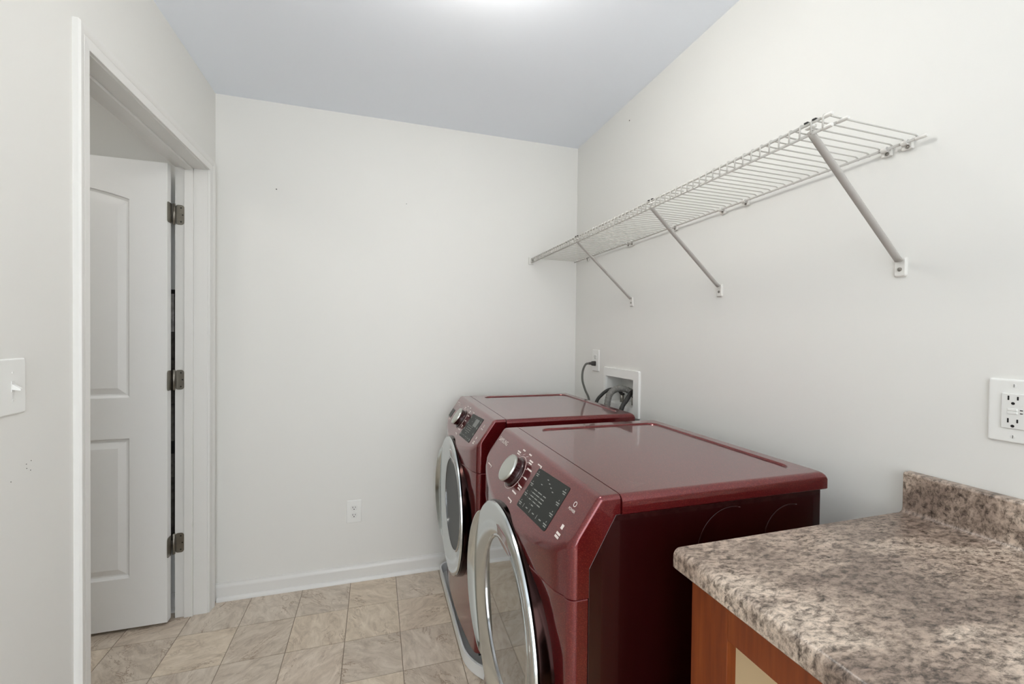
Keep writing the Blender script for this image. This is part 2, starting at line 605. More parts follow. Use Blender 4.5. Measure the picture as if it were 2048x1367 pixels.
def hinge(zc):
    pin = Vector((-2.0295, -0.1085, 0))
    hg = tube('hinge', [pin + Vector((0, 0, zc - 0.046)), pin + Vector((0, 0, zc + 0.046))], 0.0056, m_nickel, door, 12)
    h = 0.0445
    def plate(y0, x0, x1, r=0.012):
        prof = rrect(x0, x1, zc - h, zc + h, r)
        loft('hinge_leaf', [[(x, y0, z) for x, z in prof], [(x, y0 - 0.0022, z) for x, z in prof]], m_nickel, hg)
    plate(-0.1000, -2.027, -1.993)
    for k, (dx, dz) in enumerate(((-0.012, 0.031), (-0.006, 0.0), (-0.012, -0.031))):
        lathe('screw', [(0.0034, 0), (0.003, 0.001), (0.001, 0.0012)], ((-1.993 + dx, -0.1022, zc + dz), (1, 0, 0), (0, 0, 1), (0, -1, 0)), m_rubber, hg, seg=10)
    # leaf let into the edge of the door, reaching round its face corner
    prof = rrect(-0.154, -0.113, zc - h, zc + h, 0.010)
    loft('hinge_leaf', [[(LX1 + 0.0002, y, z) for y, z in prof], [(LX1 + 0.0022, y, z) for y, z in prof]], m_nickel, hg)
for zc in (1.826, 1.084, 0.343):
    hinge(zc)

# framed grey panel hanging behind the door (seen only through the hinge gap)
PX0, PX1, PZ0, PZ1 = -2.36, -2.049, 0.33, 1.495
hp = empty('wall_panel', ((PX0 + PX1) / 2, -0.030, PZ0))
tag(hp, 'narrow dark-framed grey panel hanging on the wall behind the open white door', 'wall panel')
m_g1 = mottled('pale_panel', (150, 146, 140), (206, 202, 196))
m_g2 = mottled('charcoal_panel', (66, 62, 56), (96, 92, 84))
m_g3 = mottled('grey_panel', (84, 80, 74), (120, 116, 108))
box('frame', PX0, PX1, -0.036, -0.030, PZ0, PZ1, m_dark, hp)
for z0, z1, mm in ((1.30, 1.475, m_g1), (1.175, 1.297, m_g2), (0.965, 1.172, m_g2), (0.795, 0.962, m_g3), (0.625, 0.735, m_g3), (0.35, 0.622, m_g2)):
    box('panel', PX0 + 0.02, PX1 - 0.006, -0.040, -0.036, z0, z1, mm, hp)

# ------------------------------------------------------------------ electrical plates
def frame_for(wall):
    """origin axes: a = to the right as seen from the room, up, n = out of wall"""
    return {'back': (Vector((1, 0, 0)), Vector((0, 0, 1)), Vector((0, -1, 0))),
            'right': (Vector((0, -1, 0)), Vector((0, 0, 1)), Vector((-1, 0, 0))),
            'left': (Vector((0, 1, 0)), Vector((0, 0, 1)), Vector((1, 0, 0)))}[wall]

def plate_loft(name, c, fr, w, h, t, r, mat, parent, ch=0.0025, h0=0.0):
    a, u, n = fr
    c = Vector(c)
    lp = []
    for ins, d in ((0, h0), (0, h0 + t * 0.45), (ch * 0.4, h0 + t * 0.85), (ch, h0 + t)):
        lp.append([c + a * x + u * y + n * d for x, y in rrect(-w / 2 + ins, w / 2 - ins, -h / 2 + ins, h / 2 - ins, max(r - ins * 0.5, 0.0004), 4)])
    return loft(name, lp, mat, parent)

def disc(name, c, fr, r, h0, t, mat, parent, seg=12):
    a, u, n = fr
    return lathe(name, [(r, h0), (r, h0 + t * 0.7), (r * 0.8, h0 + t)], (c, a, u, n), mat, parent, seg=seg)

def sockets(parent, c, fr, dz, h0):
    """two slots and a ground hole"""
    a, u, n = fr
    c = Vector(c)
    for dx, hh in ((-0.0064, 0.0085), (0.0064, 0.0068)):
        plate_loft('slot', c + a * dx + u * (dz + 0.0035), fr, 0.0023, hh, 0.0006, 0.0005, m_dark, parent, 0.0001, h0)
    lathe('slot', [(0.0027, h0), (0.0026, h0 + 0.0006)], (c + u * (dz - 0.0065), a, u, n), m_dark, parent, seg=12)

def duplex(name, c, wall, label, cat='outlet'):
    fr = frame_for(wall); a, u, n = fr; c = Vector(c)
    root = empty(name, c); tag(root, label, cat)
    plate_loft('cover_plate', c, fr, 0.0745, 0.118, 0.0055, 0.004, m_plastic, root, 0.004)
    for dz in (0.0195, -0.0195):
        lp = []
        for ins, d in ((0, 0.0052), (0, 0.0068), (0.001, 0.0074)):
            pts = []
            for k in range(28):
                an = 2 * math.pi * k / 28
                pts.append(c + a * (math.cos(an) * (0.0172 - ins)) + u * (dz + max(-0.0135 + ins, min(0.0135 - ins, math.sin(an) * (0.0172 - ins)))) + n * d)
            lp.append(pts)
        face = loft('socket_face', lp, m_plastic2, root)
        sockets(face, c, fr, dz, 0.0073)
    disc('screw', c, fr, 0.0035, 0.0052, 0.0012, m_plastic2, root)
    return root

duplex('wall_outlet', (-1.268, 0, 0.366), 'back', 'white duplex outlet low on the back wall above the baseboard')
duplex('wall_outlet', (0, -0.2665, 1.169), 'right', 'white outlet with a dark plug in it above the far machine')

# rocker-style outlet by the counter
c = Vector((0, -1.9205, 1.1665)); fr = frame_for('right')
gf = empty('safety_outlet', c)
tag(gf, 'white outlet with test buttons on the right wall above the speckled counter', 'outlet')
plate_loft('cover_plate', c, fr, 0.0745, 0.121, 0.0055, 0.004, m_plastic, gf, 0.004)
face = plate_loft('socket_face', c, fr, 0.0335, 0.067, 0.0030, 0.002, m_plastic2, gf, 0.0012, 0.0052)
sockets(face, c, fr, 0.0215, 0.0081)
sockets(face, c, fr, -0.0215, 0.0081)
plate_loft('test_button', c + fr[0] * -0.0005 + fr[1] * 0.003, fr, 0.0135, 0.0045, 0.0016, 0.0006, m_plastic, gf, 0.0005, 0.0080)
plate_loft('test_button', c + fr[0] * -0.0005 + fr[1] * -0.003, fr, 0.0135, 0.0045, 0.0016, 0.0006, m_plastic, gf, 0.0005, 0.0080)
for dz in (0.003, -0.003):
    plate_loft('indicator', c + fr[0] * 0.0115 + fr[1] * dz, fr, 0.004, 0.0018, 0.0006, 0.0003, m_dark, gf, 0.0001, 0.0081)
for dz in (0.0485, -0.0485):
    disc('screw', c + fr[1] * dz, fr, 0.0034, 0.0052, 0.0012, m_plastic2, gf)
    plate_loft('screw_slot', c + fr[1] * dz, fr, 0.001, 0.006, 0.0003, 0.0003, m_cord, gf, 0.00005, 0.0063)

# light switch on the left wall
c = Vector((XW, -1.2290, 1.179)); fr = frame_for('left')
sw = empty('light_switch', c)
tag(sw, 'white toggle light switch on the left wall beside the door casing', 'switch')
plate_loft('cover_plate', c, fr, 0.0745, 0.119, 0.0055, 0.004, m_plastic, sw, 0.004)
plate_loft('switch_slot', c, fr, 0.0095, 0.024, 0.0012, 0.001, m_plastic2, sw, 0.0006, 0.0052)
tg = [c + fr[0] * x + fr[1] * y + fr[2] * 0.006 for x, y in ((-0.0038, -0.006), (0.0038, -0.006), (0.0038, 0.006), (-0.0038, 0.006))]
tg2 = [c + fr[0] * x + fr[1] * y + fr[2] * 0.020 for x, y in ((-0.0028, -0.0085), (0.0028, -0.0085), (0.0028, -0.004), (-0.0028, -0.004))]
loft('toggle', [tg, tg2], m_plastic, sw)
for dz in (0.030, -0.030):
    disc('screw', c + fr[1] * dz, fr, 0.0030, 0.0052, 0.0012, m_plastic2, sw)

# washer valve box let into the right wall
vb = empty('valve_box', (0, (BY0 + BY1) / 2, BZ0))
tag(vb, 'white recessed washer hookup box in the right wall behind the far machine', 'hookup box')
def frame_ring(name, oy0, oy1, oz0, oz1, iy0, iy1, iz0, iz1, t):
    lo = [(y, z) for y, z in rrect(oy0, oy1, oz0, oz1, 0.006, 3)]
    li = [(y, z) for y, z in rrect(iy0, iy1, iz0, iz1, 0.002, 3)]
    loops = [[(0.0, y, z) for y, z in lo], [(-t * .6, y, z) for y, z in lo],
             [(-t, y * .985 + .015 * (oy0 + oy1) / 2, z * .985 + .015 * (oz0 + oz1) / 2) for y, z in lo],
             [(-t, y, z) for y, z in li], [(0.0, y, z) for y, z in li]]
    return loft(name, loops, m_plastic, vb, cap0=False, cap1=False)
frame_ring('face_frame', -0.692, -0.366, 0.921, 1.142, BY0 + 0.004, BY1 - 0.002, BZ0 + 0.004, BZ1 - 0.002, 0.010)
bm = bmesh.new()
d = 0.088
def quad(bm, *p):
    bm.faces.new([bm.verts.new(q) for q in p])
add_box(bm, d, d + 0.004, BY0, BY1, BZ0, BZ1)
add_box(bm, 0.0, d, BY0, BY0 + 0.003, BZ0, BZ1)
add_box(bm, 0.0, d, BY1 - 0.003, BY1, BZ0, BZ1)
add_box(bm, 0.0, d, BY0, BY1, BZ0, BZ0 + 0.003)
add_box(bm, 0.0, d, BY0, BY1, BZ1 - 0.003, BZ1)
bm_obj('recess', bm, m_plastic2, vb)
for yy in (-0.455, -0.560):
    vv = tube('valve', [(0.05, yy, BZ0 + 0.003), (0.05, yy, BZ0 + 0.040)], 0.010, m_nickel, vb, 12)
    tube('valve_handle', [(0.05, yy - 0.016, BZ0 + 0.046), (0.05, yy + 0.016, BZ0 + 0.046)], 0.006, m_rubber, vv, 8)

def hose(name, ctrl, r, mat, label, cat='hose', ribs=False):
    pts = smooth_path(ctrl, 12)
    root = empty(name, pts[0]); tag(root, label, cat)
    tube('hose_body', pts, r, mat, root, 14)
    if ribs:
        for k in range(2, len(pts) - 2, 3):
            t = (pts[k + 1] - pts[k - 1]).normalized()
            tube('rib', [pts[k] - t * 0.002, pts[k] + t * 0.002], r * 1.07, mat, root, 14)
    return root
hose('drain_hose', [(0.055, -0.590, 0.980), (0.050, -0.585, 1.012), (0.010, -0.560, 1.042), (-0.035, -0.545, 1.045), (-0.070, -0.540, 1.020), (-0.085, -0.540, 0.965), (-0.090, -0.540, 0.86), (-0.095, -0.540, 0.70)],
     0.0150, m_grayhose, 'thick grey corrugated drain hose hooked out of the white hookup box', ribs=True)
hose('supply_hose', [(0.050, -0.455, 1.006), (0.030, -0.450, 1.026), (-0.010, -0.440, 1.030), (-0.050, -0.430, 1.005), (-0.085, -0.425, 0.950), (-0.095, -0.425, 0.80), (-0.10, -0.425, 0.65)],
     0.0085, m_rubber, 'thin dark supply hose at the left side of the white hookup box')
hose('supply_hose', [(0.050, -0.560, 1.006), (0.040, -0.575, 1.032), (0.000, -0.612, 1.030), (-0.035, -0.630, 1.000), (-0.065, -0.635, 0.955), (-0.090, -0.635, 0.80), (-0.10, -0.635, 0.65)],
     0.0105, m_rubber, 'dark supply hose under the grey drain hose in the white hookup box')

pc = empty('power_cord', (-0.03, -0.2665, 1.149))
tag(pc, 'grey power cord with dark plug hanging from the outlet behind the far machine', 'cord')
lp = []
for x, hw, hh in ((-0.0075, 0.012, 0.013), (-0.024, 0.012, 0.012), (-0.030, 0.009, 0.008), (-0.046, 0.006, 0.006)):
    lp.append([(x, -0.2665 + y, 1.1495 + 0.003 + z) for y, z in rrect(-hw, hw, -hh, hh, min(hw, hh) * 0.5, 3)])
loft('plug', lp, m_plug, pc)
tube('cord', smooth_path([(-0.044, -0.2665, 1.1525), (-0.062, -0.262, 1.147), (-0.076, -0.256, 1.110), (-0.080, -0.262, 1.060), (-0.072, -0.280, 1.010), (-0.060, -0.300, 0.965), (-0.058, -0.310, 0.90), (-0.06, -0.31, 0.75)], 10), 0.0058, m_cord, pc, 10)

# ------------------------------------------------------------------ washer and dryer
def machine(name, yc, is_washer, label, ajar=0.0, zc_door=0.547, xd=-0.848):
    root = empty(name, (-0.46, yc, 0)); tag(root, label, 'washing machine' if is_washer else 'dryer')
    HW = 0.343
    Y = lambda y: yc + y
    def xfront(y, bow=0.040):
        return -0.800 - bow * (1 - (y / HW) ** 2)
    def plan(xback, n=28, rc=0.022, bow=0.040):
        pts = [(xback, -HW), ]
        # near corner
        xs = -0.800
        for k in range(7):
            a = math.radians(90.0 * k / 6)
            pts.append((xs + rc - rc * math.sin(a), -HW + rc - rc * math.cos(a)))
        for k in range(1, n):
            y = (-HW + rc) + (2 * HW - 2 * rc) * k / n
            pts.append((xfront(y, bow), y))
        for k in range(6, -1, -1):
            a = math.radians(90.0 * k / 6)
            pts.append((xs + rc - rc * math.sin(a), HW - rc + rc * math.cos(a)))
        pts.append((xback, HW))
        # settle corner arcs onto the bowed front
        return pts
    # cabinet body (side outline extruded across)
    bh = HW + 0.0008
    so = [(-0.140, 0.090), (-0.140, 0.940), (-0.697, 0.940), (-0.756, 0.838), (-0.756, 0.090)]
    bm = bmesh.new()
    a = [bm.verts.new((x, Y(-bh), z)) for x, z in so]; b = [bm.verts.new((x, Y(bh), z)) for x, z in so]
    for k in range(5): bm.faces.new((a[k], a[(k + 1) % 5], b[(k + 1) % 5], b[k]))
    bm.faces.new(a); bm.faces.new(b[::-1])
    bmesh.ops.bevel(bm, geom=list(bm.edges), offset=0.0018, segments=2, affect='EDGES', profile=0.5)
    body = bm_obj('cabinet_body', bm, m_redshaded, root, angle=0.6)
    # pressed ring outlines on the side panel
    for (x, z, r) in ((-0.235, 0.835, 0.078), (-0.405, 0.835, 0.090)):
        V = []; pts = []
        for k in range(30):
            an = math.radians(100 + 150 * k / 29) if False else math.radians(75 + 130 * k / 29)
            pts.append((x + r * math.cos(an), Y(-bh - 0.0002), z + r * math.sin(an)))
        tube('pressed_ring', pts, 0.0014, m_redshaded, body, 6, flat=(0.0014, 0.0004))
    # plinth and feet
    box('plinth', -0.775, -0.17, Y(-0.31), Y(0.31), 0.060 if is_washer else 0.03, 0.092, m_plinth, root)
    for fx in (-0.70, -0.22):
        for fy in (-0.27, 0.27):
            z0 = 0.008 if is_washer else 0.0
            lathe('foot', [(0.022, z0), (0.022, z0 + 0.012), (0.010, z0 + 0.016), (0.010, 0.095)], ((fx, Y(fy), 0), (1, 0, 0), (0, 1, 0), (0, 0, 1)), m_rubber, root, seg=16)
    # lower front panel
    lo = []
    for ins, z, bw in ((0.004, 0.090, 0.022), (0.0, 0.094, 0.022), (0.0, 0.20, 0.019), (0.0, 0.55, 0.019), (0.0, 0.66, 0.022), (0.0, 0.72, 0.029), (0.0, 0.7755, 0.040), (0.002, 0.7775, 0.040)):
        P = plan(-0.757, bow=bw)
        lo.append([(x + ins * (1 if i not in (0, len(P) - 1) else 0), Y(y * (1 - ins / HW)), z) for i, (x, y) in enumerate(P)])
    loft('front_panel', lo, m_red, root)
    # control console: plan outline extruded, then cut by the sloping facet and the top plane
    FX0, FZ0 = -0.730, 0.982
    dn = Vector((-0.569, 0, -0.822)); nn = Vector((-0.823, 0, 0.569)).normalized()
    bm = bmesh.new()
    Pc = plan(-0.6865)
    va = [bm.verts.new((x, Y(y), 0.779)) for x, y in Pc]; vt = [bm.verts.new((x, Y(y), 1.10)) for x, y in Pc]
    n = len(Pc)
    for k in range(n): bm.faces.new((va[k], va[(k + 1) % n], vt[(k + 1) % n], vt[k]))
    bm.faces.new(va[::-1]); bm.faces.new(vt)
    def cut(co, no):
        g = list(bm.verts) + list(bm.edges) + list(bm.faces)
        r = bmesh.ops.bisect_plane(bm, geom=g, plane_co=co, plane_no=no, clear_outer=True)
        es = [e for e in r['geom_cut'] if isinstance(e, bmesh.types.BMEdge)]
        bmesh.ops.contextual_create(bm, geom=es)
        return es
    cut((0, 0, 0.9785), (0, 0, 1))
    cut((FX0, 0, FZ0), nn)
    bmesh.ops.remove_doubles(bm, verts=bm.verts, dist=0.0002)
    bmesh.ops.recalc_face_normals(bm, faces=bm.faces)
    sharp = [e for e in bm.edges if len(e.link_faces) == 2 and e.calc_face_angle(0) > 0.45 and (e.verts[0].co.z > 0.80 or e.verts[1].co.z > 0.80)
             and not (abs(e.verts[0].co.x + 0.6865) < 0.001 and abs(e.verts[1].co.x + 0.6865) < 0.001)]
    bmesh.ops.bevel(bm, geom=sharp, offset=0.010, segments=4, affect='EDGES', profile=0.5, clamp_overlap=True)
    console = bm_obj('control_console', bm, m_red, root, angle=0.5)
    rgt, up = Vector((0, -1, 0)), -dn.normalized()
    fO = Vector((FX0, yc, FZ0))
    def FP(y, s, h=0.0):            # y: offset from the machine's middle, s: distance down the facet
        return fO + Vector((0, y, 0)) - up * s + nn * h
    ffr = (rgt, up, nn)
    # brand lettering
    def lettering(nm, body_, size, y, s, mat, h=0.0012, sx=1.0):
        V, Fc = text_data(body_, size)
        o = FP(y, s, h)
        return mesh_obj(nm, [o + rgt * (v.x * sx) + up * v.y for v in V], Fc, mat, console)
    lettering('brand_lettering', 'SAMSUNG', 0.021, 0.272, 0.042, m_print, sx=0.95)
    # printed marks as thin slips of ink
    bars, barsg = [], []
    def bar(lst, y, s, w, h, ang=0.0, hh=0.0007):
        o = FP(y, s, hh); c_, s_ = math.cos(ang), math.sin(ang)
        q = []
        for x, z in ((-w / 2, -h / 2), (w / 2, -h / 2), (w / 2, h / 2), (-w / 2, h / 2)):
            q.append(o + rgt * (x * c_ - z * s_) + up * (x * s_ + z * c_))
        lst.append(q)
    def emit(nm, lst, mat, parent):
        V, Fc = [], []
        for q in lst:
            i = len(V); V += q; Fc.append((i, i + 1, i + 2, i + 3))
        return mesh_obj(nm, V, Fc, mat, parent)
    KY, KS = 0.062, 0.088
    # dial legend: a leader line and a caption for each programme
    for k, an in enumerate((78, 52, 28, 6, -16, -38, 104, 128, 152, 176, 200)):
        a_ = math.radians(an)
        cy, cs = KY - math.cos(a_) * 0.058, KS - math.sin(a_) * 0.056
        if an in (78, 52, 28, 6, -16, 104, 128):
            bar(bars, cy, cs, 0.014, 0.0010, a_ * 0.3)
        L_ = 0.020 + 0.006 * ((k * 7) % 3)
        ey = KY - math.cos(a_) * 0.067 - (0.010 if math.cos(a_) > 0 else -0.012)
        es = KS - math.sin(a_) * 0.066
        if -0.004 < es < 0.155:
            bar(bars, ey, es, L_, 0.0042)
            if k % 3 == 1: bar(bars, ey - 0.002, es + 0.0065, L_ * 0.8, 0.0038)
    for y, s, w in ((0.262, 0.128, 0.040), (0.0, 0.150, 0.030), (-0.045, 0.030, 0.026)):
        bar(bars, y, s, w, 0.003)
        bar(bars, y - w * 0.5, s + 0.002, 0.006, 0.007)
    # buttons right of the display
    bar(bars, -0.283, 0.100, 0.010, 0.010)
    bar(bars, -0.283, 0.116, 0.018, 0.005); bar(bars, -0.283, 0.123, 0.018, 0.005)
    bar(bars, -0.226, 0.110, 0.003, 0.003)
    emit('printed_marks', bars, m_print, console)['kind'] = 'stuff'
    lettering('power_lettering', 'POWER', 0.0085, -0.281, 0.061, m_print)
    lathe('power_symbol', [(0.0046, 0.0006), (0.0060, 0.0006), (0.0060, 0.0010), (0.0046, 0.0010)], (FP(-0.281, 0.047), rgt, up, nn), m_print, console, seg=20, closed=True)
    # display window
    dw, dh = 0.182, 0.110
    dO = FP(-0.142, 0.086)
    tilt = 0.05
    da, du = (rgt + up * tilt).normalized(), (up - rgt * 0.0).normalized()
    def dloop(ins, h):
        return [dO + da * x + du * y + nn * h for x, y in rrect(-dw / 2 + ins, dw / 2 - ins, -dh / 2 + ins, dh / 2 - ins, 0.006, 4)]
    disp = loft('display_window', [dloop(0, -0.001), dloop(0, 0.0008), dloop(0.001, 0.0012)], m_display, console)
    rnd = random.Random(3 if is_washer else 5)
    def dbar(x, y, w, h):
        o = dO + da * x + du * y + nn * 0.0016
        barsg.append([o + da * p + du * q for p, q in ((-w / 2, -h / 2), (w / 2, -h / 2), (w / 2, h / 2), (-w / 2, h / 2))])
    for cx in (-0.078, 0.078):
        for cy in (0.040, 0.012, -0.016, -0.042):
            dbar(cx, cy + 0.006, 0.003, 0.003)
            dbar(cx, cy, 0.017, 0.0024); dbar(cx + 0.002, cy - 0.0045, 0.012, 0.0022)
    for cx, n_ in ((-0.046, 4), (-0.018, 5), (0.010, 4)):
        for k in range(n_):
            w_ = 0.013 + 0.008 * rnd.random()
            dbar(cx + 0.004 * rnd.random(), 0.004 - 0.0085 * k, w_, 0.0024)
            dbar(cx - 0.013, 0.004 - 0.0085 * k, 0.0018, 0.0024)
    for k in range(6):
        dbar(-0.055 + 0.021 * k, -0.043, 0.011 if k % 2 else 0.002, 0.0024 if k % 2 else 0.010)
    for k in range(5):
        dbar(-0.030 + 0.016 * k, 0.030 + 0.006 * ((k * 3) % 4 - 1), 0.008, 0.0022)
    emit('display_marks', barsg, m_printg, console)['kind'] = 'stuff'
    if is_washer:
        o = dO + da * 0.030 + du * 0.026
        loft('lcd', [[o + da * x + du * y + nn * h for x, y in rrect(-0.026, 0.026, -0.017, 0.017, 0.002, 3)] for h in (0.0010, 0.0017)], m_lcd, console)
        # detergent drawer grip slot at the far end of the console
        o = FP(0.292, 0.100)
        loft('drawer_grip', [[o + rgt * x + up * y + nn * h for x, y in rrect(-0.030, 0.030, -0.021, 0.021, 0.004, 3)] for h in (-0.002, 0.0010)], m_darkgap, console)
    else:
        bar_s = []
        bar(bar_s, 0.333, 0.074, 0.0018, 0.045, hh=0.0009)
        emit('drawer_seam', bar_s, m_seam, console)
    # drawer outline
    # dial
    kO = FP(KY, KS)
    lathe('dial_ring', [(0.0485, 0.0), (0.0500, 0.0006), (0.0500, 0.0009), (0.0485, 0.0009)], (kO, rgt, up, nn), m_print, console, seg=64, closed=True)
    knob = lathe('program_dial', [(0.044, 0.0), (0.0435, 0.004), (0.040, 0.006), (0.0385, 0.010), (0.0390, 0.022), (0.0400, 0.026), (0.030, 0.026)], (kO, rgt, up, nn), m_redshaded, console, seg=64)
    lathe('dial_cap', [(0.0402, 0.0255), (0.0402, 0.029), (0.0385, 0.0315), (0.0350, 0.0322), (0.0340, 0.0314), (0.0325, 0.0320), (0.012, 0.0332), (0.002, 0.0334)], (kO, rgt, up, nn), m_knobcap, console, seg=64)
    # lid with a shallow sunken field
    def lidloop(o, z, r):
        return [(x, y, z) for x, y in rrect(-0.6845 + o, -0.118 - o, Y(-0.3465 + o), Y(0.3465 - o), r, 6)]
    L2 = [lidloop(0.002, 0.9385, 0.004), lidloop(0.0, 0.9405, 0.005), lidloop(0.0, 0.962, 0.005)]
    for k in range(1, 6):
        an = math.radians(90 * k / 5)
        L2.append(lidloop(0.0145 * (1 - math.cos(an)), 0.962 + 0.0165 * math.sin(an), 0.006 + 0.004 * math.sin(an)))
    # the lid's front edge stays straight against the console
    for lp_ in L2:
        for i, p in enumerate(lp_):
            if p[0] < -0.66: lp_[i] = (min(p[0], -0.6845 + 0.0004) if p[0] < -0.6845 + 0.0150 else p[0], p[1], p[2])
    def field(o, z, r):
        return [(x, y, z) for x, y in rrect(-0.622 + o, -0.160 - o, Y(-0.292 + o), Y(0.292 - o), r, 6)]
    L2 += [field(-0.001, 0.9785, 0.036), field(0.001, 0.9775, 0.035), field(0.003, 0.9735, 0.033)]
    loft('top_lid', L2, m_red, root)
    # ---- door
    ax = Vector((-1, 0, 0)); e1 = Vector((0, 0, 1)); e2 = Vector((0, 1, 0))
    dcen = Vector((0, yc, zc_door))
    piv = Vector((-0.82, yc - 0.285, 0))
    rotm = Matrix.Rotation(ajar, 3, 'Z')
    xf = (lambda v: piv + rotm @ (v - piv)) if ajar else None
    xo = -xd                      # outward position of the face
    fr_ = (dcen, e1, e2, ax)
    R_ = 0.293
    dr = lathe('round_door', [(R_ - 0.004, xo - 0.010), (R_, xo - 0.007), (R_ - 0.001, xo - 0.002), (R_ - 0.004, xo), (R_ - 0.012, xo - 0.0005), (R_ - 0.030, xo - 0.003), (R_ - 0.050, xo - 0.007),
                              (R_ - 0.070, xo - 0.011), (R_ - 0.086, xo - 0.015), (R_ - 0.092, xo - 0.017), (R_ - 0.096, xo - 0.026)],
               fr_, m_satin, root, 96, closed=True, xf=xf, angle=0.6)
    lathe('door_rim', [(R_ + 0.002, xo - 0.064), (R_ + 0.005, xo - 0.034), (R_ + 0.003, xo - 0.012), (R_ - 0.003, xo - 0.009), (R_ - 0.012, xo - 0.012), (R_ - 0.012, xo - 0.064)],
          fr_, m_rim, dr, 96, closed=True, xf=xf)
    lathe('window_bezel', [(R_ - 0.090, xo - 0.030), (R_ - 0.091, xo - 0.0145), (R_ - 0.095, xo - 0.013), (R_ - 0.099, xo - 0.0155), (R_ - 0.099, xo - 0.030)],
          fr_, m_chrome, dr, 96, closed=True, xf=xf)
    # grip flange on the far side of the ring
    loops = []
    na = 40
    for k in range(na + 1):
        an = math.radians(-52 + 96 * k / na)
        gr = 0.023 * math.sin(math.pi * k / na) ** 0.6
        er = e2 * math.cos(an) + e1 * math.sin(an)
        q = []
        for rr, hh in ((R_ - 0.012, xo - 0.020), (R_ - 0.010, xo - 0.002), (R_ + 0.1 * gr, xo + 0.5 * gr), (R_ + 0.45 * gr, xo + 0.85 * gr), (R_ + 0.85 * gr, xo + 0.75 * gr), (R_ + gr, xo + 0.3 * gr), (R_ + 0.8 * gr, xo - 0.016), (R_ + 0.2 * gr, xo - 0.020)):
            q.append(dcen + er * rr + ax * hh)
        loops.append(q)
    loft('door_grip', loops, m_satin, dr, angle=0.9)
    rg = R_ - 0.0985
    prof = [(rg, xo - 0.030), (rg, xo - 0.0185)]
    for k in range(1, 10):
        t = k / 10
        prof.append((rg * (1 - t), xo - 0.0185 + 0.0008 * (1 - (1 - t) ** 2)))
    lathe('window_glass', prof, fr_, m_drum if is_washer else m_glass, dr, 96, xf=xf)
    return root

washer = machine('front_load_washer', -0.488, True, 'burgundy front-load washer with round silver door in the far corner')
dryer = machine('front_load_dryer', -1.308, False, 'burgundy front-load dryer with round silver door beside the counter', ajar=0.0)

# white drip tray under the washer
pan = empty('drip_tray', (-0.45, -0.475, 0)); tag(pan, 'white plastic drip tray on the floor under the far washer', 'tray')
def panloop(o, z):
    x0, x1, y0, y1, n = -0.828 + o, -0.05 - o, -0.925 + o, -0.040 - o, 14
    pts = []
    for cx, cy, r, a0 in ((x1, y1, 0.06, 0), (x0, y1, 0.06, 90), (x0, y0, 0.22, 180), (x1, y0, 0.06, 270)):
        ux = -1 if a0 in (0, 270) else 1
        uy = -1 if a0 in (0, 90) else 1
        r = r - 0.5 * o
        for k in range(n + 1):
            a = math.radians(a0 + 90.0 * k / n)
            pts.append((cx + ux * r + r * math.cos(a), cy + uy * r + r * math.sin(a), z))
    return pts
loft('tray_body', [panloop(0.006, 0.0), panloop(0.003, 0.004), panloop(0.0, 0.048), panloop(0.0, 0.052), panloop(0.008, 0.052), panloop(0.009, 0.010), panloop(0.012, 0.006)], m_pan, pan)

# ------------------------------------------------------------------ wire shelf
SZ = 1.750
SH = empty('wire_shelf', (-0.15, -0.885, SZ))
tag(SH, 'white coated wire shelf on three diagonal braces across the right wall', 'shelf')
YE = -1.772
WR, RR = 0.0018, 0.0031
# one deck wire, bent over the front lip
wp = [(-0.2985, SZ - 0.0225), (-0.2985, SZ + 0.000), (-0.2975, SZ + 0.0045), (-0.2945, SZ + 0.0068), (-0.290, SZ + 0.0068), (-0.250, SZ + 0.0062), (-0.022, SZ + 0.0055), (-0.014, SZ + 0.003), (-0.0105, SZ - 0.003)]
V, Fc = tube_data([(x, 0, z) for x, z in wp], WR, 6)
org = wloc(SH)
wm = bpy.data.meshes.new('wire')
wm.from_pydata([tuple(v - Vector((org.x, 0, org.z))) for v in V], [], Fc)
for p in wm.polygons: p.use_smooth = True
wm.materials.append(m_wire)
nw = 70
for k in range(nw):
    y = -0.012 - (1.754 - 0.012 + 0.006) * k / (nw - 1)
    o = bpy.data.objects.new('wire', wm)
    link(o, SH)
    o.location = (0, y - org.y, 0)
def rail(x, z, y1, r=RR):
    rl = tube('rail', [(x, -0.004, z), (x, y1, z)], r, m_wire, SH, 10)
    V_, F_ = tube_data([(x, y1 + 0.017, z), (x, y1 + 0.010, z), (x, y1 - 0.003, z), (x, y1 - 0.0065, z)], r, 12)
    lathe('end_cap', [(r * 1.25, 0.0), (r * 1.45, 0.002), (r * 1.45, 0.018), (r * 1.2, 0.0215), (r * 0.5, 0.023)], ((x, y1 + 0.017, z), (1, 0, 0), (0, 0, 1), (0, -1, 0)), m_cap, rl, seg=14)
rail(-0.2945, SZ + 0.0020, YE)
rail(-0.2945, SZ - 0.0210, YE)
rail(-0.2500, SZ + 0.0005, YE)
rail(-0.0150, SZ - 0.0010, YE - 0.002)
# wall clips behind the back rail
for y in (-1.736, -1.694, -1.281, -1.181, -0.927, -0.616, -0.586, -0.161):
    cl = box('wall_clip', -0.010, 0.0, y - 0.011, y + 0.011, SZ - 0.016, SZ + 0.008, m_cap, SH, 0.003, 2)
    lathe('clip_hook', [(0.0062, -0.006), (0.0062, 0.006), (0.0040, 0.006), (0.0040, -0.006)], ((-0.0150, y, SZ - 0.001), (1, 0, 0), (0, 0, 1), (0, 1, 0)), m_cap, cl, seg=16, closed=True)
    lathe('screw', [(0.0042, 0), (0.0040, 0.0014), (0.001, 0.002)], ((-0.010, y - 0.003, SZ - 0.011), (0, 1, 0), (0, 0, 1), (-1, 0, 0)), m_steel, cl, seg=12)
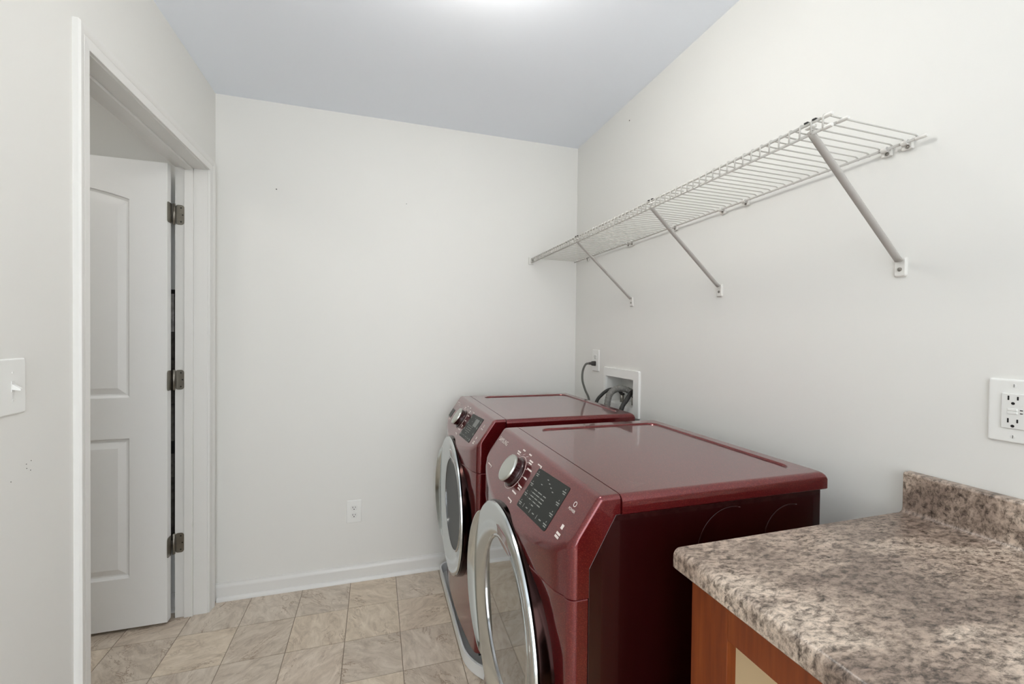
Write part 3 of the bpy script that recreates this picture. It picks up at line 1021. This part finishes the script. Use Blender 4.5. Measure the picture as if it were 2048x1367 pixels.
# diagonal braces
def brace(y):
    T = Vector((-0.297, y - 0.006, SZ - 0.017)); B = Vector((-0.010, y, 1.483))
    b = tube('brace', [T, T + (B - T) * 0.05, T + (B - T) * 0.95, B], 0.008, m_brace, SH, 14, flat=(0.0050, 0.0085))
    prof = rrect(y - 0.0125, y + 0.0125, 1.446, 1.490, 0.004, 4)
    loft('foot_plate', [[(0.0, a, z) for a, z in prof], [(-0.004, a, z) for a, z in prof], [(-0.006, y + (a - y) * .8, 1.468 + (z - 1.468) * .88) for a, z in prof]], m_cap, b)
    lathe('screw', [(0.0046, 0.006), (0.0044, 0.0076), (0.001, 0.0084)], ((0, y, 1.463), (0, 1, 0), (0, 0, 1), (-1, 0, 0)), m_steel, b, seg=12)
    box('front_clip', -0.2995, -0.289, y - 0.016, y + 0.006, SZ - 0.0095, SZ - 0.0035, m_cap, b, 0.002, 1)
    for dy in (-0.010, 0.008):
        box('clip_tooth', -0.2995, -0.2895, y - 0.005 + dy - 0.004, y - 0.005 + dy + 0.004, SZ + 0.0040, SZ + 0.0066, m_dark, b)
for y in (-0.612, -1.169, -1.726):
    brace(y)
# bracket holding the front rail at the back wall
eb = box('end_bracket', -0.312, -0.281, -0.012, 0.0, SZ - 0.030, SZ + 0.012, m_cap, SH, 0.003, 2)
box('bracket_slot', -0.2935, -0.286, -0.0135, -0.011, SZ - 0.012, SZ + 0.003, m_dark, eb)

# ------------------------------------------------------------------ counter and cabinet
CZ = 0.914
CY0, CY1 = -1.757, -3.20
prof = [(-0.020, CZ - 0.038), (-0.636, CZ - 0.038), (-0.640, CZ - 0.034)]
for k in range(0, 7):
    an = math.radians(90 * k / 6)
    prof.append((-0.640 + 0.014 * (1 - math.cos(an)), CZ - 0.014 + 0.014 * math.sin(an)))
for k in range(0, 6):
    an = math.radians(90 * k / 5)
    prof.append((-0.042 + 0.012 * math.sin(an), CZ + 0.012 - 0.012 * math.cos(an)))
for k in range(0, 5):
    an = math.radians(90 * k / 4)
    prof.append((-0.030 + 0.006 * (1 - math.cos(an)), CZ + 0.084 + 0.006 * math.sin(an)))
prof += [(-0.006, CZ + 0.090), (-0.003, CZ + 0.0885), (-0.0005, CZ + 0.086), (-0.0005, CZ - 0.038)]
ct = extrude_profile('countertop', prof, 'Y', CY0, CY1, m_granite, None, angle=0.5)
tag(ct, 'brown and grey speckled laminate countertop with raised backsplash on the right', 'countertop')

cb = empty('base_cabinet', (-0.32, -2.48, 0)); tag(cb, 'reddish brown wooden cabinet under the speckled countertop', 'cabinet')
ZT = CZ - 0.038
box('side_panel', -0.593, -0.002, -1.792, -1.776, 0.0, ZT, m_wood, cb)
box('inner_lining', -0.590, -0.004, -1.7995, -1.7925, 0.10, ZT - 0.002, m_maple, cb)
box('side_panel', -0.593, -0.002, -3.196, -3.180, 0.0, ZT, m_wood, cb)
box('stile', -0.612, -0.593, -1.858, -1.774, 0.0, ZT, m_wood, cb, 0.0015)
box('stile', -0.612, -0.593, -3.198, -3.114, 0.0, ZT, m_wood, cb, 0.0015)
box('top_rail', -0.612, -0.593, -3.114, -1.858, 0.806, ZT, m_wood, cb, 0.0015)
box('bottom_rail', -0.612, -0.593, -3.114, -1.858, 0.10, 0.150, m_wood, cb, 0.0015)
box('cabinet_floor', -0.593, -0.004, -3.180, -1.7995, 0.125, 0.141, m_maple, cb)
box('back_panel', -0.008, -0.003, -3.180, -1.7995, 0.141, ZT, m_maple, cb)
box('toe_board', -0.545, -0.530, -3.180, -1.792, 0.0, 0.10, m_wood, cb)

# ------------------------------------------------------------------ ceiling lamps (outside the frame; the second is added fill)
def ceiling_lamp(LX, LY, power, label, r=0.145):
    lampo = empty('ceiling_lamp', (LX, LY, H)); tag(lampo, label, 'lamp')
    k_ = r / 0.145
    fr_ = ((LX, LY, H), (1, 0, 0), (0, 1, 0), (0, 0, -1))
    lathe('lamp_base', [(0.085 * k_, 0.0), (0.085 * k_, 0.014), (0.030 * k_, 0.030), (0.030 * k_, 0.075), (0.02, 0.075)], fr_, m_trim, lampo, seg=48)
    m_bowl = pm('lamp_glass', (245, 243, 236), 0.3)
    setin(nodes(m_bowl)[2], Emission_Color=(1.0, 0.965, 0.91, 1.0), Emission_Strength=power)
    prof = [(0.06, 0.060), (r, 0.075)]
    for k in range(0, 9):
        an = math.radians(10 + 78 * k / 8)
        prof.append((r * math.cos(an), 0.078 + 0.100 * math.sin(an)))
    lathe('lamp_bowl', prof, fr_, m_bowl, lampo, seg=48)
ceiling_lamp(-0.88, -1.30, LAMP_POWER, 'round flush ceiling lamp with white glass bowl over the laundry room', 0.115)
ceiling_lamp(-2.85, -1.05, CLOSET_FILL_POWER, 'added unseen fill lamp, small and round, in the little room behind the white door', 0.11)  # made-up lamp, added to brighten the little room
